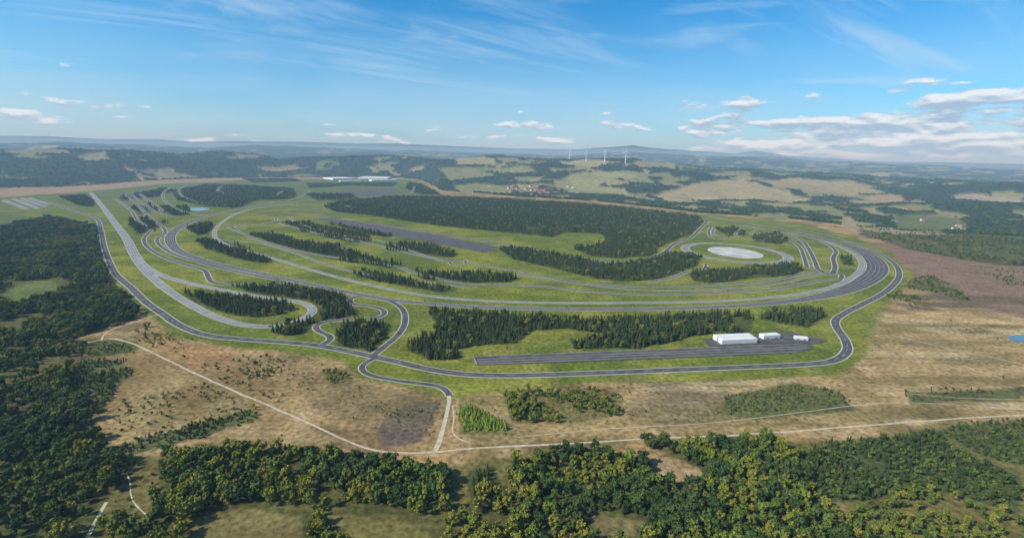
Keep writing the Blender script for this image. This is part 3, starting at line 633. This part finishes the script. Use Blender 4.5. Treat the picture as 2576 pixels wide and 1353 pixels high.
# ------------------------------------------------------------------ light
SE=math.radians(39); SAZ=math.radians(-112)
sd=Vector((math.sin(SAZ)*math.cos(SE),math.cos(SAZ)*math.cos(SE),math.sin(SE)))
su=bpy.data.lights.new("sun",'SUN'); su.energy=5; su.angle=math.radians(.5); su.color=(1,.95,.86)
so=bpy.data.objects.new("sun",su); S.collection.objects.link(so); so.rotation_euler=sd.to_track_quat('Z','Y').to_euler(); so.location=(0,0,900)
v,f=box(-50000,50000,-3000,50000,-400,520); air=mk("atmosphere_haze",v,f,[])
hm=bpy.data.materials.new("air"); hm.use_nodes=True; nt=hm.node_tree; nt.nodes.remove(nt.nodes["Principled BSDF"])
vs=nt.nodes.new("ShaderNodeVolumeScatter"); vs.inputs["Color"].default_value=(.48,.74,1,1); vs.inputs["Density"].default_value=1/13000; vs.inputs["Anisotropy"].default_value=0
nt.links.new(vs.outputs[0],nt.nodes["Material Output"].inputs["Volume"]); air.data.materials.append(hm)
# ------------------------------------------------------------------ sky
W=bpy.data.worlds.new("World"); S.world=W; W.use_nodes=True; nt=W.node_tree; bg=nt.nodes["Background"]; bg.inputs["Strength"].default_value=.11
N=nt.nodes.new; L=nt.links.new
sk=N("ShaderNodeTexSky"); sk.sky_type='NISHITA'; sk.sun_disc=False; sk.sun_elevation=SE; sk.sun_rotation=SAZ
sk.dust_density=1.0; sk.air_density=1.0; sk.ozone_density=2
def mth(op,a,b=None,c=None,cl=False):
    n=N("ShaderNodeMath"); n.operation=op; n.use_clamp=cl
    for i,v in enumerate((a,b,c)):
        if v is None: continue
        if hasattr(v,"links"): L(v,n.inputs[i])
        else: n.inputs[i].default_value=v
    return n.outputs[0]
def sst(x,a,b,lo=0,hi=1):
    n=N("ShaderNodeMapRange"); n.interpolation_type='SMOOTHSTEP'; L(x,n.inputs["Value"])
    for nm,v in(("From Min",a),("From Max",b)):
        if hasattr(v,"links"): L(v,n.inputs[nm])
        else: n.inputs[nm].default_value=v
    n.inputs["To Min"].default_value=lo; n.inputs["To Max"].default_value=hi; return n.outputs[0]
tc=N("ShaderNodeTexCoord"); sx=N("ShaderNodeSeparateXYZ"); L(tc.outputs["Generated"],sx.inputs[0]); x,y,z=sx.outputs
az=mth('ARCTAN2',x,y)
tint=N("ShaderNodeValToRGB"); e=tint.color_ramp.elements; e.new(.2); e.new(.38); e.new(.8)
for i,(p,c) in enumerate([(0,(.85,1.2,1.6)),(.15,(.42,1.08,1.46)),(.32,(.06,.92,1.46)),(.7,(.55,.82,1.0)),(1,(.65,.82,.95))]):
    if i>=len(e): break
    e[i].position=p; e[i].color=(*c,1)
L(z,tint.inputs["Fac"])
mu=N("ShaderNodeMix"); mu.data_type='RGBA'; mu.blend_type='MULTIPLY'; mu.inputs[0].default_value=1; L(sk.outputs[0],mu.inputs[6]); L(tint.outputs[0],mu.inputs[7])
def noise(vx,vy,vz,scale,det,dist=0,rough=.55):
    c=N("ShaderNodeCombineXYZ")
    for i,v in enumerate((vx,vy,vz)):
        if hasattr(v,"links"): L(v,c.inputs[i])
        else: c.inputs[i].default_value=v
    n=N("ShaderNodeTexNoise"); n.inputs["Scale"].default_value=scale; n.inputs["Detail"].default_value=det; n.inputs["Distortion"].default_value=dist; n.inputs["Roughness"].default_value=rough
    L(c.outputs[0],n.inputs["Vector"]); return n.outputs["Fac"]
zi=mth('ADD',z,.12); pu=mth('DIVIDE',x,zi); pv=mth('DIVIDE',y,zi)
a1=mth('ADD',mth('MULTIPLY',pu,.35),mth('MULTIPLY',pv,.2)); a2=mth('SUBTRACT',mth('MULTIPLY',pv,2.2),mth('MULTIPLY',pu,1.3))
c1=noise(a1,a2,0,.9,7,.9,.62); c2=noise(pu,pv,3,.5,3,.3)
cir=mth('MULTIPLY',sst(c1,.43,.76),sst(c2,.35,.59)); cir=mth('MULTIPLY',cir,.6,cl=True)
b1=noise(mth('MULTIPLY',az,3.2),mth('ADD',mth('MULTIPLY',z,17),mth('MULTIPLY',az,1.2)),8,1,6,.5,.6)
cir=mth('MAXIMUM',cir,mth('MULTIPLY',mth('MULTIPLY',sst(b1,.46,.74),sst(z,.36,.22)),.55))
veil=mth('MULTIPLY',sst(z,.26,.0),.5)
mc=N("ShaderNodeMix"); mc.data_type='RGBA'; L(mth('MAXIMUM',cir,mth('MULTIPLY',veil,sst(c2,.2,.65))),mc.inputs[0]); L(mu.outputs[2],mc.inputs[6]); mc.inputs[7].default_value=(5.0,6.7,8.2,1)
def cum(off): return noise(mth('MULTIPLY',az,10),mth('MULTIPLY',mth('ADD',z,off),38),1.7,1,7,0,.56)
n0=cum(0); n1_=cum(.007); big=noise(mth('MULTIPLY',az,2.2),mth('MULTIPLY',z,9),5,1,2)
rightm=sst(az,.1,.65); band=mth('MULTIPLY',sst(z,.0,.02),sst(z,.09,.055)); bandr=mth('MULTIPLY',sst(z,-.02,.02),sst(z,.145,.085))
cov=mth('ADD',mth('MULTIPLY',band,.135),mth('MULTIPLY',mth('MULTIPLY',rightm,bandr),.165)); cov=mth('ADD',cov,mth('MULTIPLY',mth('SUBTRACT',big,.5),.12))
thr=mth('SUBTRACT',.665,cov); dens=mth('MULTIPLY',sst(n0,thr,mth('ADD',thr,.07)),sst(z,.16,.12)); 
shd=mth('ADD',mth('MULTIPLY',mth('SUBTRACT',n0,n1_),8),.32,cl=True)
cc=N("ShaderNodeMix"); cc.data_type='RGBA'; L(shd,cc.inputs[0]); cc.inputs[6].default_value=(3.5,4.7,6.2,1); cc.inputs[7].default_value=(8.3,8.7,9.2,1)
mf=N("ShaderNodeMix"); mf.data_type='RGBA'; L(mth('MULTIPLY',dens,.9),mf.inputs[0]); L(mc.outputs[2],mf.inputs[6]); L(cc.outputs[2],mf.inputs[7])
L(mf.outputs[2],bg.inputs["Color"])
S.view_settings.view_transform='Standard'; S.view_settings.look='None'; S.view_settings.exposure=0; S.view_settings.gamma=1
